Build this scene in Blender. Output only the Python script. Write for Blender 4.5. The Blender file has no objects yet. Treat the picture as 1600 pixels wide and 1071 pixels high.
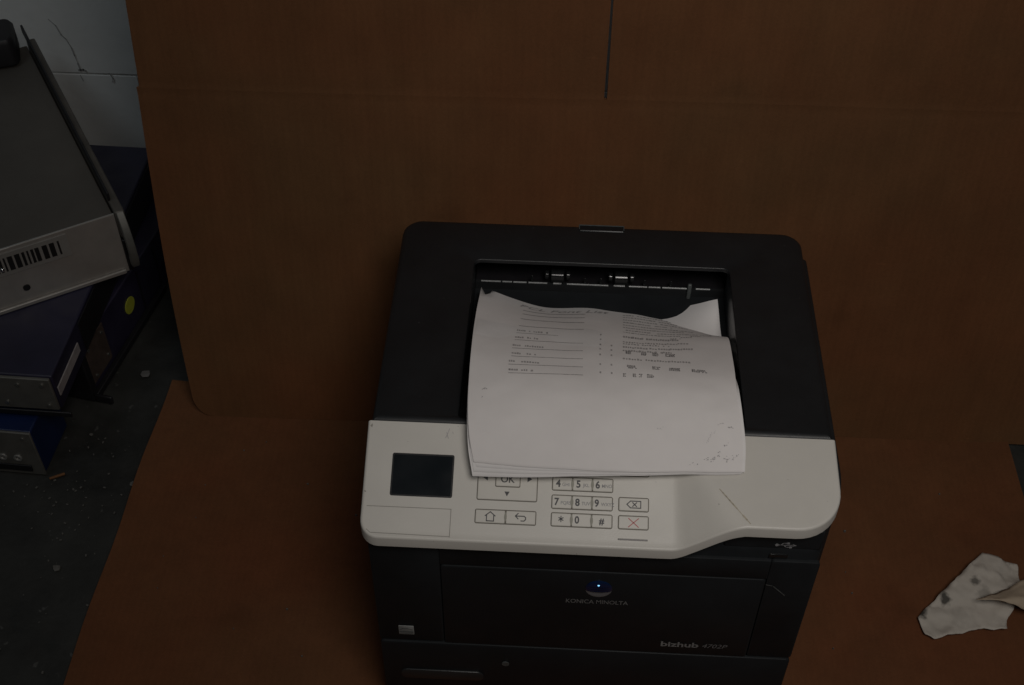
import bpy, bmesh, math, random
from mathutils import Vector, Matrix, noise
R_ = math.radians
sc = bpy.context.scene
col = sc.collection

# ------------------------------------------------------------------ camera
CAM = Vector((-0.0466, -0.6982, 1.1976))
pitch, yaw, roll = R_(46.281), R_(2.4943), R_(0.5142)
F = Vector((-math.sin(yaw)*math.cos(pitch), math.cos(yaw)*math.cos(pitch), -math.sin(pitch)))
R0 = Vector((math.cos(yaw), math.sin(yaw), 0)); U0 = R0.cross(F)
RR = math.cos(roll)*R0 + math.sin(roll)*U0
UU = -math.sin(roll)*R0 + math.cos(roll)*U0
cd = bpy.data.cameras.new('camera'); co = bpy.data.objects.new('camera', cd); col.objects.link(co)
M = Matrix.Identity(4)
for i in range(3):
    M[i][0] = RR[i]; M[i][1] = UU[i]; M[i][2] = -F[i]; M[i][3] = CAM[i]
co.matrix_world = M
cd.sensor_width = 36; cd.lens = 36*1982.34/1600; cd.clip_start = 0.02; cd.clip_end = 50
sc.camera = co

# ------------------------------------------------------------------ world + lamps (dim indoor light)
w = bpy.data.worlds.new('World'); sc.world = w; w.use_nodes = True
bg = w.node_tree.nodes['Background']; bg.inputs[0].default_value = (0.80, 0.92, 1.0, 1); bg.inputs[1].default_value = 0.012
def area(name, loc, target, size, power, color, shape='DISK', spread=180):
    l = bpy.data.lights.new(name, 'AREA'); l.shape = shape; l.size = size; l.energy = power; l.color = color
    o = bpy.data.objects.new(name, l); col.objects.link(o); o.location = loc
    l.spread = R_(spread)
    o.rotation_euler = (Vector(target)-Vector(loc)).to_track_quat('-Z', 'Y').to_euler()
    return o
area('workshop_lamp', (0.24, -0.80, 1.68), (0.18, 0.06, 0.36), 0.60, 1.95, (1.0, 0.95, 0.90), spread=85)
area('wall_fill_light', (-1.05, -0.05, 1.75), (-0.70, 0.8, 0.25), 0.5, 0.31, (0.80, 0.92, 1.0), spread=75)  # unseen bluish fill light, added to brighten the wall
vs = sc.view_settings
vs.view_transform = 'Standard'; vs.look = 'None'; vs.exposure = 0; vs.gamma = 1; vs.use_curve_mapping = False

# ------------------------------------------------------------------ materials
MATS = {}
def mat(name, color, rough=0.5, metal=0.0, var=0.0, vscale=20, bump=0.0, bscale=200, spec=0.5, specks=0.0, speck_col=(0.3,0.3,0.3), speck_scale=300, stretch=None, rvar=0.0, emit=None, coat=0.0):
    if name in MATS: return MATS[name]
    m = bpy.data.materials.new(name); m.use_nodes = True; MATS[name] = m
    nt = m.node_tree; n = nt.nodes; L = nt.links; b = n['Principled BSDF']
    b.inputs['Base Color'].default_value = (*color, 1); b.inputs['Roughness'].default_value = rough
    b.inputs['Metallic'].default_value = metal; b.inputs['Specular IOR Level'].default_value = spec
    b.inputs['Coat Weight'].default_value = coat
    tc = n.new('ShaderNodeTexCoord'); vec = tc.outputs['Object']
    if stretch:
        mp = n.new('ShaderNodeMapping'); mp.inputs['Scale'].default_value = stretch; L.new(vec, mp.inputs[0]); svec = mp.outputs[0]
    else: svec = vec
    cur = None
    if var > 0:
        no = n.new('ShaderNodeTexNoise'); no.inputs['Scale'].default_value = vscale; no.inputs['Detail'].default_value = 6; no.inputs['Roughness'].default_value = 0.62
        L.new(svec, no.inputs['Vector'])
        cr = n.new('ShaderNodeValToRGB'); cr.color_ramp.elements[0].position = 0.3; cr.color_ramp.elements[1].position = 0.72
        cr.color_ramp.elements[0].color = (*[c*(1-var) for c in color], 1); cr.color_ramp.elements[1].color = (*[min(1, c*(1+var)) for c in color], 1)
        L.new(no.outputs['Fac'], cr.inputs[0]); cur = cr.outputs[0]
    if specks > 0:
        no2 = n.new('ShaderNodeTexNoise'); no2.inputs['Scale'].default_value = speck_scale; no2.inputs['Detail'].default_value = 2
        L.new(vec, no2.inputs['Vector'])
        cr2 = n.new('ShaderNodeValToRGB'); cr2.color_ramp.elements[0].position = 1-specks; cr2.color_ramp.elements[1].position = min(1, 1-specks+0.04)
        L.new(no2.outputs['Fac'], cr2.inputs[0])
        mx = n.new('ShaderNodeMix'); mx.data_type = 'RGBA'
        L.new(cr2.outputs[0], mx.inputs[0])
        if cur: L.new(cur, mx.inputs[6])
        else: mx.inputs[6].default_value = (*color, 1)
        mx.inputs[7].default_value = (*speck_col, 1); cur = mx.outputs[2]
    if cur: L.new(cur, b.inputs['Base Color'])
    if rvar > 0:
        n3 = n.new('ShaderNodeTexNoise'); n3.inputs['Scale'].default_value = 35; n3.inputs['Detail'].default_value = 5; L.new(vec, n3.inputs['Vector'])
        mr = n.new('ShaderNodeMapRange'); mr.inputs[1].default_value = 0.3; mr.inputs[2].default_value = 0.7
        mr.inputs[3].default_value = rough-rvar; mr.inputs[4].default_value = rough+rvar
        L.new(n3.outputs['Fac'], mr.inputs[0]); L.new(mr.outputs[0], b.inputs['Roughness'])
    if bump > 0:
        n4 = n.new('ShaderNodeTexNoise'); n4.inputs['Scale'].default_value = bscale; n4.inputs['Detail'].default_value = 4; L.new(svec, n4.inputs['Vector'])
        bp = n.new('ShaderNodeBump'); bp.inputs['Strength'].default_value = bump; bp.inputs['Distance'].default_value = 0.001
        L.new(n4.outputs['Fac'], bp.inputs['Height']); L.new(bp.outputs[0], b.inputs['Normal'])
    if emit:
        b.inputs['Emission Color'].default_value = (*emit[:3], 1); b.inputs['Emission Strength'].default_value = emit[3]
    return m

K_BLACK = mat('black_plastic', (0.0140, 0.0152, 0.0168), 0.42, var=0.18, vscale=14, bump=0.12, bscale=1500, rvar=0.06, specks=0.255, speck_col=(0.08,0.08,0.08), speck_scale=420)
K_DARK = mat('charcoal_plastic', (0.0185, 0.0205, 0.0225), 0.48, spec=.12, var=0.2, vscale=18, bump=0.08, bscale=1200, rvar=0.06)
K_DOOR = mat('door_plastic', (0.0185, 0.0205, 0.0225), 0.40, spec=.12, var=0.15, vscale=12, bump=0.06, bscale=1200, rvar=0.05)
K_DEEP = mat('bin_plastic', (0.016, 0.0175, 0.019), 0.5, var=0.2, vscale=25)
K_GLOSS = mat('roller_rubber', (0.012, 0.013, 0.0135), 0.14, var=0.2)
K_EDGE = mat('pale_black_edge', (0.09, 0.10, 0.10), 0.3, var=0.3, vscale=90)  # paler than the black plastic, for outlines and small marks
K_WHITE = mat('off_white_plastic', (0.66, 0.635, 0.585), 0.42, var=0.05, vscale=9, bump=0.10, bscale=900, rvar=0.06, specks=0.24, speck_col=(0.30,0.28,0.25), speck_scale=190)
K_KEY = mat('key_plastic', (0.64, 0.615, 0.56), 0.40, var=0.03, vscale=30)
K_SEAM = mat('key_gap', (0.17, 0.155, 0.13), 0.7, var=0.1)
K_SEAM2 = mat('panel_seam', (0.34, 0.32, 0.29), 0.6, var=0.1)
K_DIV = mat('grey_divider', (0.30, 0.29, 0.24), 0.5, var=0.1)
K_INK = mat('grey_legend_ink', (0.06, 0.06, 0.065), 0.5, var=0.1)
K_INKL = mat('pale_legend_ink', (0.26, 0.26, 0.27), 0.5, var=0.1)
K_RED = mat('red_legend_ink', (0.48, 0.10, 0.10), 0.5, var=0.1)
K_LED = mat('indicator_lens', (0.085, 0.07, 0.065), 0.25, var=0.1)
K_SCREEN = mat('screen_glass', (0.012, 0.015, 0.018), 0.16, var=0.15, vscale=12, rvar=0.05)
K_SCRF = mat('screen_bezel', (0.02, 0.02, 0.022), 0.3, var=0.1)
K_LOGO = mat('silver_print', (0.21, 0.21, 0.21), 0.4, var=0.15)
K_LOGO2 = mat('faint_silver_print', (0.19, 0.19, 0.195), 0.4, var=0.15)
K_BLUE = mat('blue_emblem', (0.003, 0.014, 0.055), 0.12, var=0.1, coat=0.6)
K_GREYE = mat('grey_emblem', (0.20, 0.205, 0.215), 0.3, var=0.15)
K_LABEL = mat('pale_sticker', (0.30, 0.31, 0.30), 0.5, var=0.12, vscale=60)
K_PRINT = mat('toner_print', (0.22, 0.21, 0.21), 0.7, var=0.3, vscale=400)
K_PRINTL = mat('faint_toner', (0.41, 0.39, 0.385), 0.7, var=0.3, vscale=400)
K_PAPER = mat('office_paper', (0.80, 0.765, 0.75), 0.75, var=0.035, vscale=22, bump=0.12, bscale=60, spec=0.2)
K_PAPER2 = mat('lower_office_paper', (0.80, 0.775, 0.765), 0.75, var=0.035, vscale=22, bump=0.12, bscale=60, spec=0.2)
K_SMUDGE = mat('grey_smudge', (0.45, 0.43, 0.43), 0.8, var=0.25, vscale=200)
def card_mat(name, color, flute_axis, seed):
    """kraft board: mottled fibre, faint flutes showing through the liner, stains and scuffs"""
    m = bpy.data.materials.new(name); m.use_nodes = True; MATS[name] = m
    nt = m.node_tree; n = nt.nodes; L = nt.links; b = n['Principled BSDF']
    b.inputs['Roughness'].default_value = 0.8; b.inputs['Specular IOR Level'].default_value = 0.18
    tc = n.new('ShaderNodeTexCoord'); mp0 = n.new('ShaderNodeMapping'); mp0.inputs['Location'].default_value = (seed, seed*.7, seed*.3); L.new(tc.outputs['Object'], mp0.inputs[0]); vec = mp0.outputs[0]
    def nz(scale, detail, stretch=None, rough=.6):
        v = vec
        if stretch: mp = n.new('ShaderNodeMapping'); mp.inputs['Scale'].default_value = stretch; L.new(vec, mp.inputs[0]); v = mp.outputs[0]
        t = n.new('ShaderNodeTexNoise'); t.inputs['Scale'].default_value = scale; t.inputs['Detail'].default_value = detail; t.inputs['Roughness'].default_value = rough; L.new(v, t.inputs['Vector']); return t.outputs['Fac']
    def rng(sock, a, b_, c, d):
        r = n.new('ShaderNodeMapRange'); r.inputs[1].default_value = a; r.inputs[2].default_value = b_; r.inputs[3].default_value = c; r.inputs[4].default_value = d; L.new(sock, r.inputs[0]); return r.outputs[0]
    def mul(a, b_):
        q = n.new('ShaderNodeMath'); q.operation = 'MULTIPLY'; L.new(a, q.inputs[0]); L.new(b_, q.inputs[1]); return q.outputs[0]
    big = rng(nz(2.6, 5), .3, .7, .84, 1.14); mid = rng(nz(14, 6), .3, .7, .93, 1.07)
    fib = rng(nz(60, 5, (1, 1, .12) if flute_axis == 'X' else (1, .12, 1)), .3, .7, .94, 1.06)
    fine = rng(nz(420, 3), .3, .7, .93, 1.07)
    wv = n.new('ShaderNodeTexWave'); wv.bands_direction = flute_axis; wv.inputs['Scale'].default_value = 42; wv.inputs['Distortion'].default_value = .6; wv.inputs['Detail'].default_value = 1; L.new(vec, wv.inputs['Vector'])
    flute = rng(wv.outputs['Fac'], 0, 1, .985, 1.015)
    scuff = rng(nz(30, 7, (1, 1, 3.5), .7), .66, .74, 1.0, 1.22)
    stain = rng(nz(5.5, 4), .62, .70, 1.0, .84)
    f = big
    for q in (mid, fib, fine, flute, scuff, stain): f = mul(f, q)
    mx = n.new('ShaderNodeMix'); mx.data_type = 'RGBA'; mx.blend_type = 'MULTIPLY'; mx.inputs[0].default_value = 1
    cb = n.new('ShaderNodeCombineColor'); L.new(f, cb.inputs[0]); L.new(f, cb.inputs[1]); L.new(f, cb.inputs[2])
    hue = n.new('ShaderNodeValToRGB'); hue.color_ramp.elements[0].position = .35; hue.color_ramp.elements[1].position = .65
    hue.color_ramp.elements[0].color = (color[0]*1.04, color[1]*.94, color[2]*.92, 1); hue.color_ramp.elements[1].color = (color[0]*.97, color[1]*1.05, color[2]*1.06, 1)
    L.new(nz(4.1, 3), hue.inputs[0])
    L.new(hue.outputs[0], mx.inputs[6]); L.new(cb.outputs[0], mx.inputs[7]); L.new(mx.outputs[2], b.inputs['Base Color'])
    bp = n.new('ShaderNodeBump'); bp.inputs['Strength'].default_value = .35; bp.inputs['Distance'].default_value = .0006
    ad = n.new('ShaderNodeMath'); ad.operation = 'MULTIPLY_ADD'; L.new(wv.outputs['Fac'], ad.inputs[0]); ad.inputs[1].default_value = .35; L.new(nz(160, 4), ad.inputs[2]); L.new(ad.outputs[0], bp.inputs['Height']); L.new(bp.outputs[0], b.inputs['Normal'])
    return m
K_CARD = card_mat('cardboard', (0.156, 0.070, 0.030), 'X', 3.1)
K_CARDF = card_mat('floor_cardboard', (0.136, 0.054, 0.023), 'X', 8.4)
K_CARDE = mat('cardboard_edge', (0.20, 0.10, 0.05), 0.9, var=0.25, vscale=180)
K_CONC = mat('dark_concrete', (0.027, 0.027, 0.024), 0.62, var=0.6, vscale=7, bump=0.6, bscale=120, specks=0.30, speck_col=(0.07,0.07,0.065), speck_scale=75, rvar=0.12)
K_WALL = mat('white_wall_paint', (0.80, 0.81, 0.79), 0.7, var=0.07, vscale=8, bump=0.5, bscale=70)
K_MORT = mat('painted_mortar', (0.66, 0.68, 0.67), 0.8, var=0.1, vscale=30, bump=0.4, bscale=80)
K_CRACK = mat('crack_dirt', (0.40, 0.40, 0.39), 0.9, var=0.2)
K_STEEL = mat('dull_galvanised_steel', (0.115, 0.102, 0.088), 0.55, metal=0.35, var=0.16, vscale=7, bump=0.1, bscale=40, rvar=0.1)
K_STEELF = mat('bright_steel_face', (0.40, 0.375, 0.345), 0.45, metal=0.4, var=0.12, vscale=25, rvar=0.1)
K_STEELE = mat('bare_steel_edge', (0.62, 0.61, 0.58), 0.3, metal=0.7, var=0.1)
K_RAIL = mat('brown_rail_steel', (0.13, 0.115, 0.10), 0.5, metal=0.4, var=0.25, vscale=20)
K_BAR = mat('black_print', (0.012, 0.012, 0.012), 0.5, var=0.1)
K_NAVY = mat('navy_paint', (0.020, 0.018, 0.040), 0.5, var=0.25, vscale=10, rvar=0.1)
K_NAVY2 = mat('purple_navy_paint', (0.022, 0.018, 0.042), 0.5, var=0.25, vscale=12, rvar=0.1)
K_BLACKM = mat('black_metal', (0.011, 0.010, 0.012), 0.5, var=0.3, vscale=30)
K_GREYM = mat('grey_metal_plate', (0.15, 0.145, 0.13), 0.5, metal=0.3, var=0.2, vscale=30)
K_BROWN = mat('brown_plate', (0.075, 0.052, 0.042), 0.6, var=0.3, vscale=60)
K_YEL = mat('yellow_sticker', (0.42, 0.44, 0.04), 0.6, var=0.1, vscale=60)
K_COBALT = mat('cobalt_paint', (0.006, 0.016, 0.068), 0.4, var=0.2, vscale=20)
K_SCREW = mat('screw_steel', (0.5, 0.49, 0.46), 0.25, metal=0.9)
K_STRIP = mat('white_strip', (0.36, 0.33, 0.33), 0.5, var=0.2, vscale=60)
K_ORNG = mat('orange_wood', (0.20, 0.085, 0.03), 0.7, var=0.2, vscale=100)
K_CHIP = mat('plaster_chip', (0.115, 0.11, 0.10), 0.8, var=0.25, vscale=90)

# tissue: white with toner smears at fixed spots of its own
def tissue_mat(name, base, spots):
    m = mat(name, base, 0.85, var=0.09, vscale=30, bump=0.5, bscale=45, spec=0.1)
    nt = m.node_tree; n = nt.nodes; L = nt.links; b = n['Principled BSDF']
    src = b.inputs['Base Color'].links[0].from_socket
    tc = n.new('ShaderNodeTexCoord'); nz = n.new('ShaderNodeTexNoise'); nz.inputs['Scale'].default_value = 150; L.new(tc.outputs['Object'], nz.inputs['Vector'])
    mp = n.new('ShaderNodeMapping'); mp.inputs['Scale'].default_value = (1, 1, 0); L.new(tc.outputs['Object'], mp.inputs[0])
    for (x, y, r, d) in spots:
        vm = n.new('ShaderNodeVectorMath'); vm.operation = 'DISTANCE'; L.new(mp.outputs[0], vm.inputs[0]); vm.inputs[1].default_value = (x, y, 0)
        ad = n.new('ShaderNodeMath'); ad.operation = 'MULTIPLY_ADD'; L.new(nz.outputs['Fac'], ad.inputs[0]); ad.inputs[1].default_value = r*1.6; L.new(vm.outputs['Value'], ad.inputs[2])
        mr = n.new('ShaderNodeMapRange'); mr.inputs[1].default_value = r*1.25; mr.inputs[2].default_value = r*1.9; mr.inputs[3].default_value = d; mr.inputs[4].default_value = 0
        L.new(ad.outputs[0], mr.inputs[0])
        mx = n.new('ShaderNodeMix'); mx.data_type = 'RGBA'; L.new(mr.outputs[0], mx.inputs[0]); L.new(src, mx.inputs[6]); mx.inputs[7].default_value = (0.02, 0.019, 0.017, 1); src = mx.outputs[2]
    L.new(src, b.inputs['Base Color'])
    return m

# ------------------------------------------------------------------ helpers
def empty(name, loc=(0,0,0), rot=(0,0,0)):
    o = bpy.data.objects.new(name, None); col.objects.link(o); o.location = loc; o.rotation_euler = rot; o.empty_display_size = 0.05
    return o
def tag(o, label=None, cat=None, group=None, kind=None):
    if label: o['label'] = label
    if cat: o['category'] = cat
    if group: o['group'] = group
    if kind: o['kind'] = kind
    return o
def mesh_obj(name, verts, faces, m, parent=None, smooth=35, bevel=0, seg=2):
    me = bpy.data.meshes.new(name); me.from_pydata([tuple(v) for v in verts], [], faces); me.update()
    bm = bmesh.new(); bm.from_mesh(me); bmesh.ops.recalc_face_normals(bm, faces=bm.faces); bm.to_mesh(me); bm.free()
    return link_mesh(name, me, m, parent, smooth, bevel, seg)
def link_mesh(name, me, m, parent=None, smooth=35, bevel=0, seg=2):
    o = bpy.data.objects.new(name, me); col.objects.link(o)
    if m: me.materials.append(m)
    if parent: o.parent = parent
    if smooth:
        me.polygons.foreach_set('use_smooth', [True]*len(me.polygons)); me.set_sharp_from_angle(angle=R_(smooth))
    if bevel:
        md = o.modifiers.new('bevel', 'BEVEL'); md.width = bevel; md.segments = seg; md.limit_method = 'ANGLE'; md.angle_limit = R_(40); md.harden_normals = False
    return o
class MB:
    def __init__(s): s.v = []; s.f = []
    def box(s, x0, x1, y0, y1, z0, z1, fn=None):
        b = len(s.v); p = [(x0,y0,z0),(x1,y0,z0),(x1,y1,z0),(x0,y1,z0),(x0,y0,z1),(x1,y0,z1),(x1,y1,z1),(x0,y1,z1)]
        s.v += [fn(*q) if fn else q for q in p]
        s.f += [tuple(b+i for i in f) for f in ((0,3,2,1),(4,5,6,7),(0,1,5,4),(1,2,6,5),(2,3,7,6),(3,0,4,7))]; return s
    def prism(s, pts, fn0, fn1):
        b = len(s.v); n = len(pts)
        s.v += [fn0(*p) for p in pts] + [fn1(*p) for p in pts]
        s.f += [tuple(b+i for i in reversed(range(n))), tuple(b+n+i for i in range(n))]
        s.f += [(b+i, b+(i+1) % n, b+n+(i+1) % n, b+n+i) for i in range(n)]; return s
    def loft(s, loops, cap0=False, cap1=False, closed=True):
        b = len(s.v); n = len(loops[0])
        for l in loops: s.v += [tuple(p) for p in l]
        for k in range(len(loops)-1):
            for i in range(n if closed else n-1):
                j = (i+1) % n; s.f.append((b+k*n+i, b+k*n+j, b+(k+1)*n+j, b+(k+1)*n+i))
        if cap0: s.f.append(tuple(b+i for i in reversed(range(n))))
        if cap1: s.f.append(tuple(b+(len(loops)-1)*n+i for i in range(n)))
        return s
    def cyl(s, a, c, r, n=16, r2=None):
        a = Vector(a); c = Vector(c); d = (c-a).normalized(); t = Vector((0,0,1)) if abs(d.z) < .9 else Vector((1,0,0))
        u = d.cross(t).normalized(); v = d.cross(u); r2 = r if r2 is None else r2
        return s.loft([[a+(u*math.cos(2*math.pi*i/n)+v*math.sin(2*math.pi*i/n))*r for i in range(n)], [c+(u*math.cos(2*math.pi*i/n)+v*math.sin(2*math.pi*i/n))*r2 for i in range(n)]], True, True)
    def build(s, name, m, parent=None, smooth=35, bevel=0, seg=2): return mesh_obj(name, s.v, s.f, m, parent, smooth, bevel, seg)
def rrect(x0, x1, y0, y1, r, n=5):
    """rounded rectangle, ccw; r = single radius or (x0y0, x1y0, x1y1, x0y1)"""
    rs = r if isinstance(r, (tuple, list)) else (r,)*4; P = []
    for (cx, cy, a0), q in zip(((x0, y0, 180), (x1, y0, 270), (x1, y1, 0), (x0, y1, 90)), rs):
        sx = 1 if cx == x0 else -1; sy = 1 if cy == y0 else -1
        for i in range(n+1):
            a = R_(a0+90*i/n); P.append((cx+sx*q+q*math.cos(a), cy+sy*q+q*math.sin(a)))
    return P
def inset(x0, x1, y0, y1, r, d, n=5):
    rs = r if isinstance(r, (tuple, list)) else (r,)*4
    return rrect(x0+d, x1-d, y0+d, y1-d, [max(q-d, 0.0002) for q in rs], n)

FONT_CACHE = {}
def text_geo(body, size=1.0, bold=0.0, res=3):
    """2-D filled glyph mesh (verts, faces), left aligned on the baseline, cap height about 0.7*size"""
    key = (body, bold)
    if key not in FONT_CACHE:
        cu = bpy.data.curves.new('t', 'FONT'); cu.body = body; cu.size = 1; cu.offset = bold; cu.resolution_u = res; cu.fill_mode = 'BOTH'; cu.extrude = 0
        ob = bpy.data.objects.new('t', cu); col.objects.link(ob)
        dg = bpy.context.evaluated_depsgraph_get()
        me = bpy.data.meshes.new_from_object(ob.evaluated_get(dg))
        FONT_CACHE[key] = ([tuple(v.co) for v in me.vertices], [tuple(p.vertices) for p in me.polygons])
        bpy.data.objects.remove(ob); bpy.data.curves.remove(cu); bpy.data.meshes.remove(me)
    v, f = FONT_CACHE[key]
    return [(p[0]*size, p[1]*size) for p in v], f
def add_text(mb, body, x, y, h, fn, bold=0.0, sx=1.0, shear=0.0, fit=None, center=False):
    """lay text out in a 2-D plane and map it with fn(x, y); h = cap height"""
    v, f = text_geo(body, 1.0, bold)
    xs = [p[0] for p in v]; x0, x1 = min(xs), max(xs); s = h/0.73
    kx = s*sx if fit is None else fit/(x1-x0)
    ox = x - (kx*(x1-x0)/2 if center else 0)
    b = len(mb.v)
    mb.v += [fn(ox+(p[0]-x0)*kx+p[1]*s*shear, y+p[1]*s) for p in v]
    mb.f += [tuple(b+i for i in q) for q in f]
def stroke(mb, pts, wd, fn):
    """flat poly-line of width wd mapped through fn"""
    for (a, c) in zip(pts[:-1], pts[1:]):
        dx, dy = c[0]-a[0], c[1]-a[1]; l = math.hypot(dx, dy) or 1; nx, ny = -dy/l*wd/2, dx/l*wd/2; ex, ey = dx/l*wd*.35, dy/l*wd*.35
        b = len(mb.v)
        mb.v += [fn(a[0]+nx-ex, a[1]+ny-ey), fn(a[0]-nx-ex, a[1]-ny-ey), fn(c[0]-nx+ex, c[1]-ny+ey), fn(c[0]+nx+ex, c[1]+ny+ey)]; mb.f.append((b, b+1, b+2, b+3))

# ------------------------------------------------------------------ the setting: floor, wall, cardboard
fl = MB(); NX = 40
fv = []; 
for j in range(NX+1):
    for i in range(NX+1):
        x = -1.8+3.6*i/NX; y = -1.2+2.2*j/NX
        fv.append((x, y, -0.0035+0.002*noise.noise(Vector((x*4, y*4, 1)))))
ff = [(j*(NX+1)+i, j*(NX+1)+i+1, (j+1)*(NX+1)+i+1, (j+1)*(NX+1)+i) for j in range(NX) for i in range(NX)]
tag(mesh_obj('floor', fv, ff, K_CONC), kind='structure')

# painted block wall
wall = MB().box(-1.8, 1.8, 0.812, 0.86, -0.02, 1.3).build('wall', K_MORT)
tag(wall, kind='structure')
random.seed(4)
zj = 0.142
for r in range(-1, 6):
    z0 = zj+0.2*r if r >= 0 else -0.02; z1 = zj+0.2*(r+1)
    off = -0.655 if r % 2 else -0.86
    for k in range(-3, 7):
        x0 = max(-1.8, off+0.4*k); x1 = min(1.8, off+0.4*(k+1))
        if x1-x0 < 0.02: continue
        d = random.uniform(-.0012, .0012)
        MB().box(x0+.0014, x1-.0014, 0.8100+d*.4, 0.8115, z0+.0014, z1-.0014).build('block', K_WALL, wall, bevel=.003)
# jagged crack and chipped joint on the visible block
random.seed(11)
cw = lambda x, z: (x, 0.8079, z)
ck = MB(); P = [(-.760, .232), (-.752, .222), (-.748, .207), (-.743, .201), (-.7385, .186), (-.7372, .174), (-.7355, .160), (-.7345, .149)]
for (a, b), wd in zip(zip(P[:-1], P[1:]), (.0012, .002, .0015, .0012, .0022, .0012, .0026)): stroke(ck, [a, b], wd, cw)
stroke(ck, [(-.737, .1495), (-.7305, .1505), (-.727, .1485)], .0030, cw)
stroke(ck, [(-.694, .146), (-.690, .137), (-.692, .131)], .0018, cw)
stroke(ck, [(-.737, .141), (-.735, .131)], .0012, cw)
ck.build('crack', K_CRACK, wall)

# cardboard on the floor: corrugated sheet with thickness
def sheet_grid(fn, nu, nv, th):
    """closed thin slab: fn(u, v) -> (point, normal)"""
    V = []; 
    for s in (0, 1):
        for j in range(nv+1):
            for i in range(nu+1):
                p, n = fn(i/nu, j/nv); V.append(Vector(p)-Vector(n)*th*s)
    N = (nu+1)*(nv+1); idx = lambda i, j, s: s*N+j*(nu+1)+i; Fc = []
    for j in range(nv):
        for i in range(nu):
            Fc.append((idx(i,j,0), idx(i+1,j,0), idx(i+1,j+1,0), idx(i,j+1,0))); Fc.append((idx(i,j,1), idx(i,j+1,1), idx(i+1,j+1,1), idx(i+1,j,1)))
    for i in range(nu):
        Fc.append((idx(i,0,0), idx(i,0,1), idx(i+1,0,1), idx(i+1,0,0))); Fc.append((idx(i,nv,0), idx(i+1,nv,0), idx(i+1,nv,1), idx(i,nv,1)))
    for j in range(nv):
        Fc.append((idx(0,j,0), idx(0,j+1,0), idx(0,j+1,1), idx(0,j,1))); Fc.append((idx(nu,j,0), idx(nu,j,1), idx(nu,j+1,1), idx(nu,j+1,0)))
    return V, Fc
def ffloor(u, v):
    y = -0.75+1.10*v
    xl = -0.5351+(y+.0704)*(.0142/.4203); xr = 0.5132-(y-.2167)*.030
    x = xl+(xr-xl)*u+(0.0012*math.sin(31*v*1.1) if u in (0, 1) else 0)
    e = min(u, 1-u)
    z = 0.004+0.0015*noise.noise(Vector((x*3, y*3, 7)))+0.004*max(0, 0.03-e)/0.03*(.5+.5*math.sin(9*v))
    return (x, y, z), (0, 0, 1)
V, Fc = sheet_grid(ffloor, 60, 60, 0.004)
fc = mesh_obj('cardboard_mat', V, Fc, K_CARDF)
tag(fc, 'brown cardboard sheet lying flat on the floor under the printer', 'cardboard')

# cardboard standing behind the printer, leaning back a little: main panel and two upper flaps
LEAN = 0.15
bb = empty('cardboard_backdrop', (0, 0.30, 0.0045)); tag(bb, 'tall brown cardboard panel standing upright behind the printer', 'cardboard')
nrm = Vector((0, -1, LEAN)).normalized()
SC = 0.437    # score height
def fpanel(u, v):
    z = SC*v
    xl = -0.4775-0.004*math.sin(math.pi*min(1, z/.42)); xr = 0.62
    if z < 0.03: xl += 0.022*(1-math.sqrt(max(0, 1-((0.03-z)/0.03)**2)))
    x = xl+(xr-xl)*u
    y = 0.008*x+LEAN*z+0.003*noise.noise(Vector((x*2.2, z*2.2, 3)))+0.0025*math.sin(3*x+1)
    if z > SC-.012: y += 0.0003*math.sin((z-SC+.012)/.012*math.pi)   # pressed score line
    return (x, y, z), nrm
def grid_nonuni(fn, nu, vs, th): 
    return sheet_grid(lambda u, v: fn(u, vs[int(round(v*(len(vs)-1)))]), nu, len(vs)-1, th)
vs_ = [0, .004, .01, .02, .032, .05, .07]+[.07+.9*i/26 for i in range(1, 27)]+[.975, .98, .985, .99, .995, 1.0]
V, Fc = grid_nonuni(fpanel, 70, vs_, 0.005); mesh_obj('panel', V, Fc, K_CARD, bb)
def fflap(x0b, x0t, x1b, x1t, lift):
    def fn(u, v):
        z = SC+0.0001+v*0.36; xl = x0b+(x0t-x0b)*v; xr = x1b+(x1t-x1b)*v
        x = xl+(xr-xl)*u
        y = 0.008*x+LEAN*z+0.003*noise.noise(Vector((x*2.2, z*2.2, 3)))+0.0025*math.sin(3*x+1)-lift*v
        if z < SC+.012: y += 0.0003*math.sin((z-SC)/.012*math.pi)
        return (x, y, z), nrm
    return fn
fvs = [0, .008, .016, .024, .034]+[.034+.966*i/22 for i in range(1, 23)]
V, Fc = grid_nonuni(fflap(-.4745, -.4655, -.0022, .0003, .0036), 36, fvs, .005); mesh_obj('flap', V, Fc, K_CARD, bb)
V, Fc = grid_nonuni(fflap(.0007, .0007, .62, .615, .004), 40, fvs, .005); mesh_obj('flap', V, Fc, K_CARD, bb)

# ------------------------------------------------------------------ the printer
PR = empty('laser_printer', (0, 0.09, 0.0055)); tag(PR, 'black laser printer with off white control panel and paper in its top tray', 'printer')
PR_LOC = Vector((0, 0.09, 0.0055))
def pb(mb, name, m, parent=None, **k):
    """build a mesh given in world coordinates under the printer"""
    off = PR_LOC
    mb.v = [tuple(Vector(p)-off) for p in mb.v]
    return mb.build(name, m, PR if parent is None else parent, **k)
def loop(P2, z): return [(p[0], p[1], z) for p in P2]

# lower unit, base tray, main body
mb = MB(); mb.loft([loop(inset(-.198, .196, -.078, .268, .012, d), z) for d, z in ((.002, .006), (0, .009), (0, .0495), (.002, .0515))], True, True); pb(mb, 'lower_tray', K_DARK)
mb = MB(); mb.loft([loop(inset(-.196, .1895, -.080, .262, (.010, .012, .012, .012), d), z) for d, z in ((.003, .052), (0, .0545), (0, .309), (.004, .316))], True, True)
mb.box(.105, .186, -.0783, -.002, .312, .3385)
mb.box(-.19, .186, .0, .255, .312, .318)
pb(mb, 'body', K_DARK, bevel=.0015)
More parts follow.
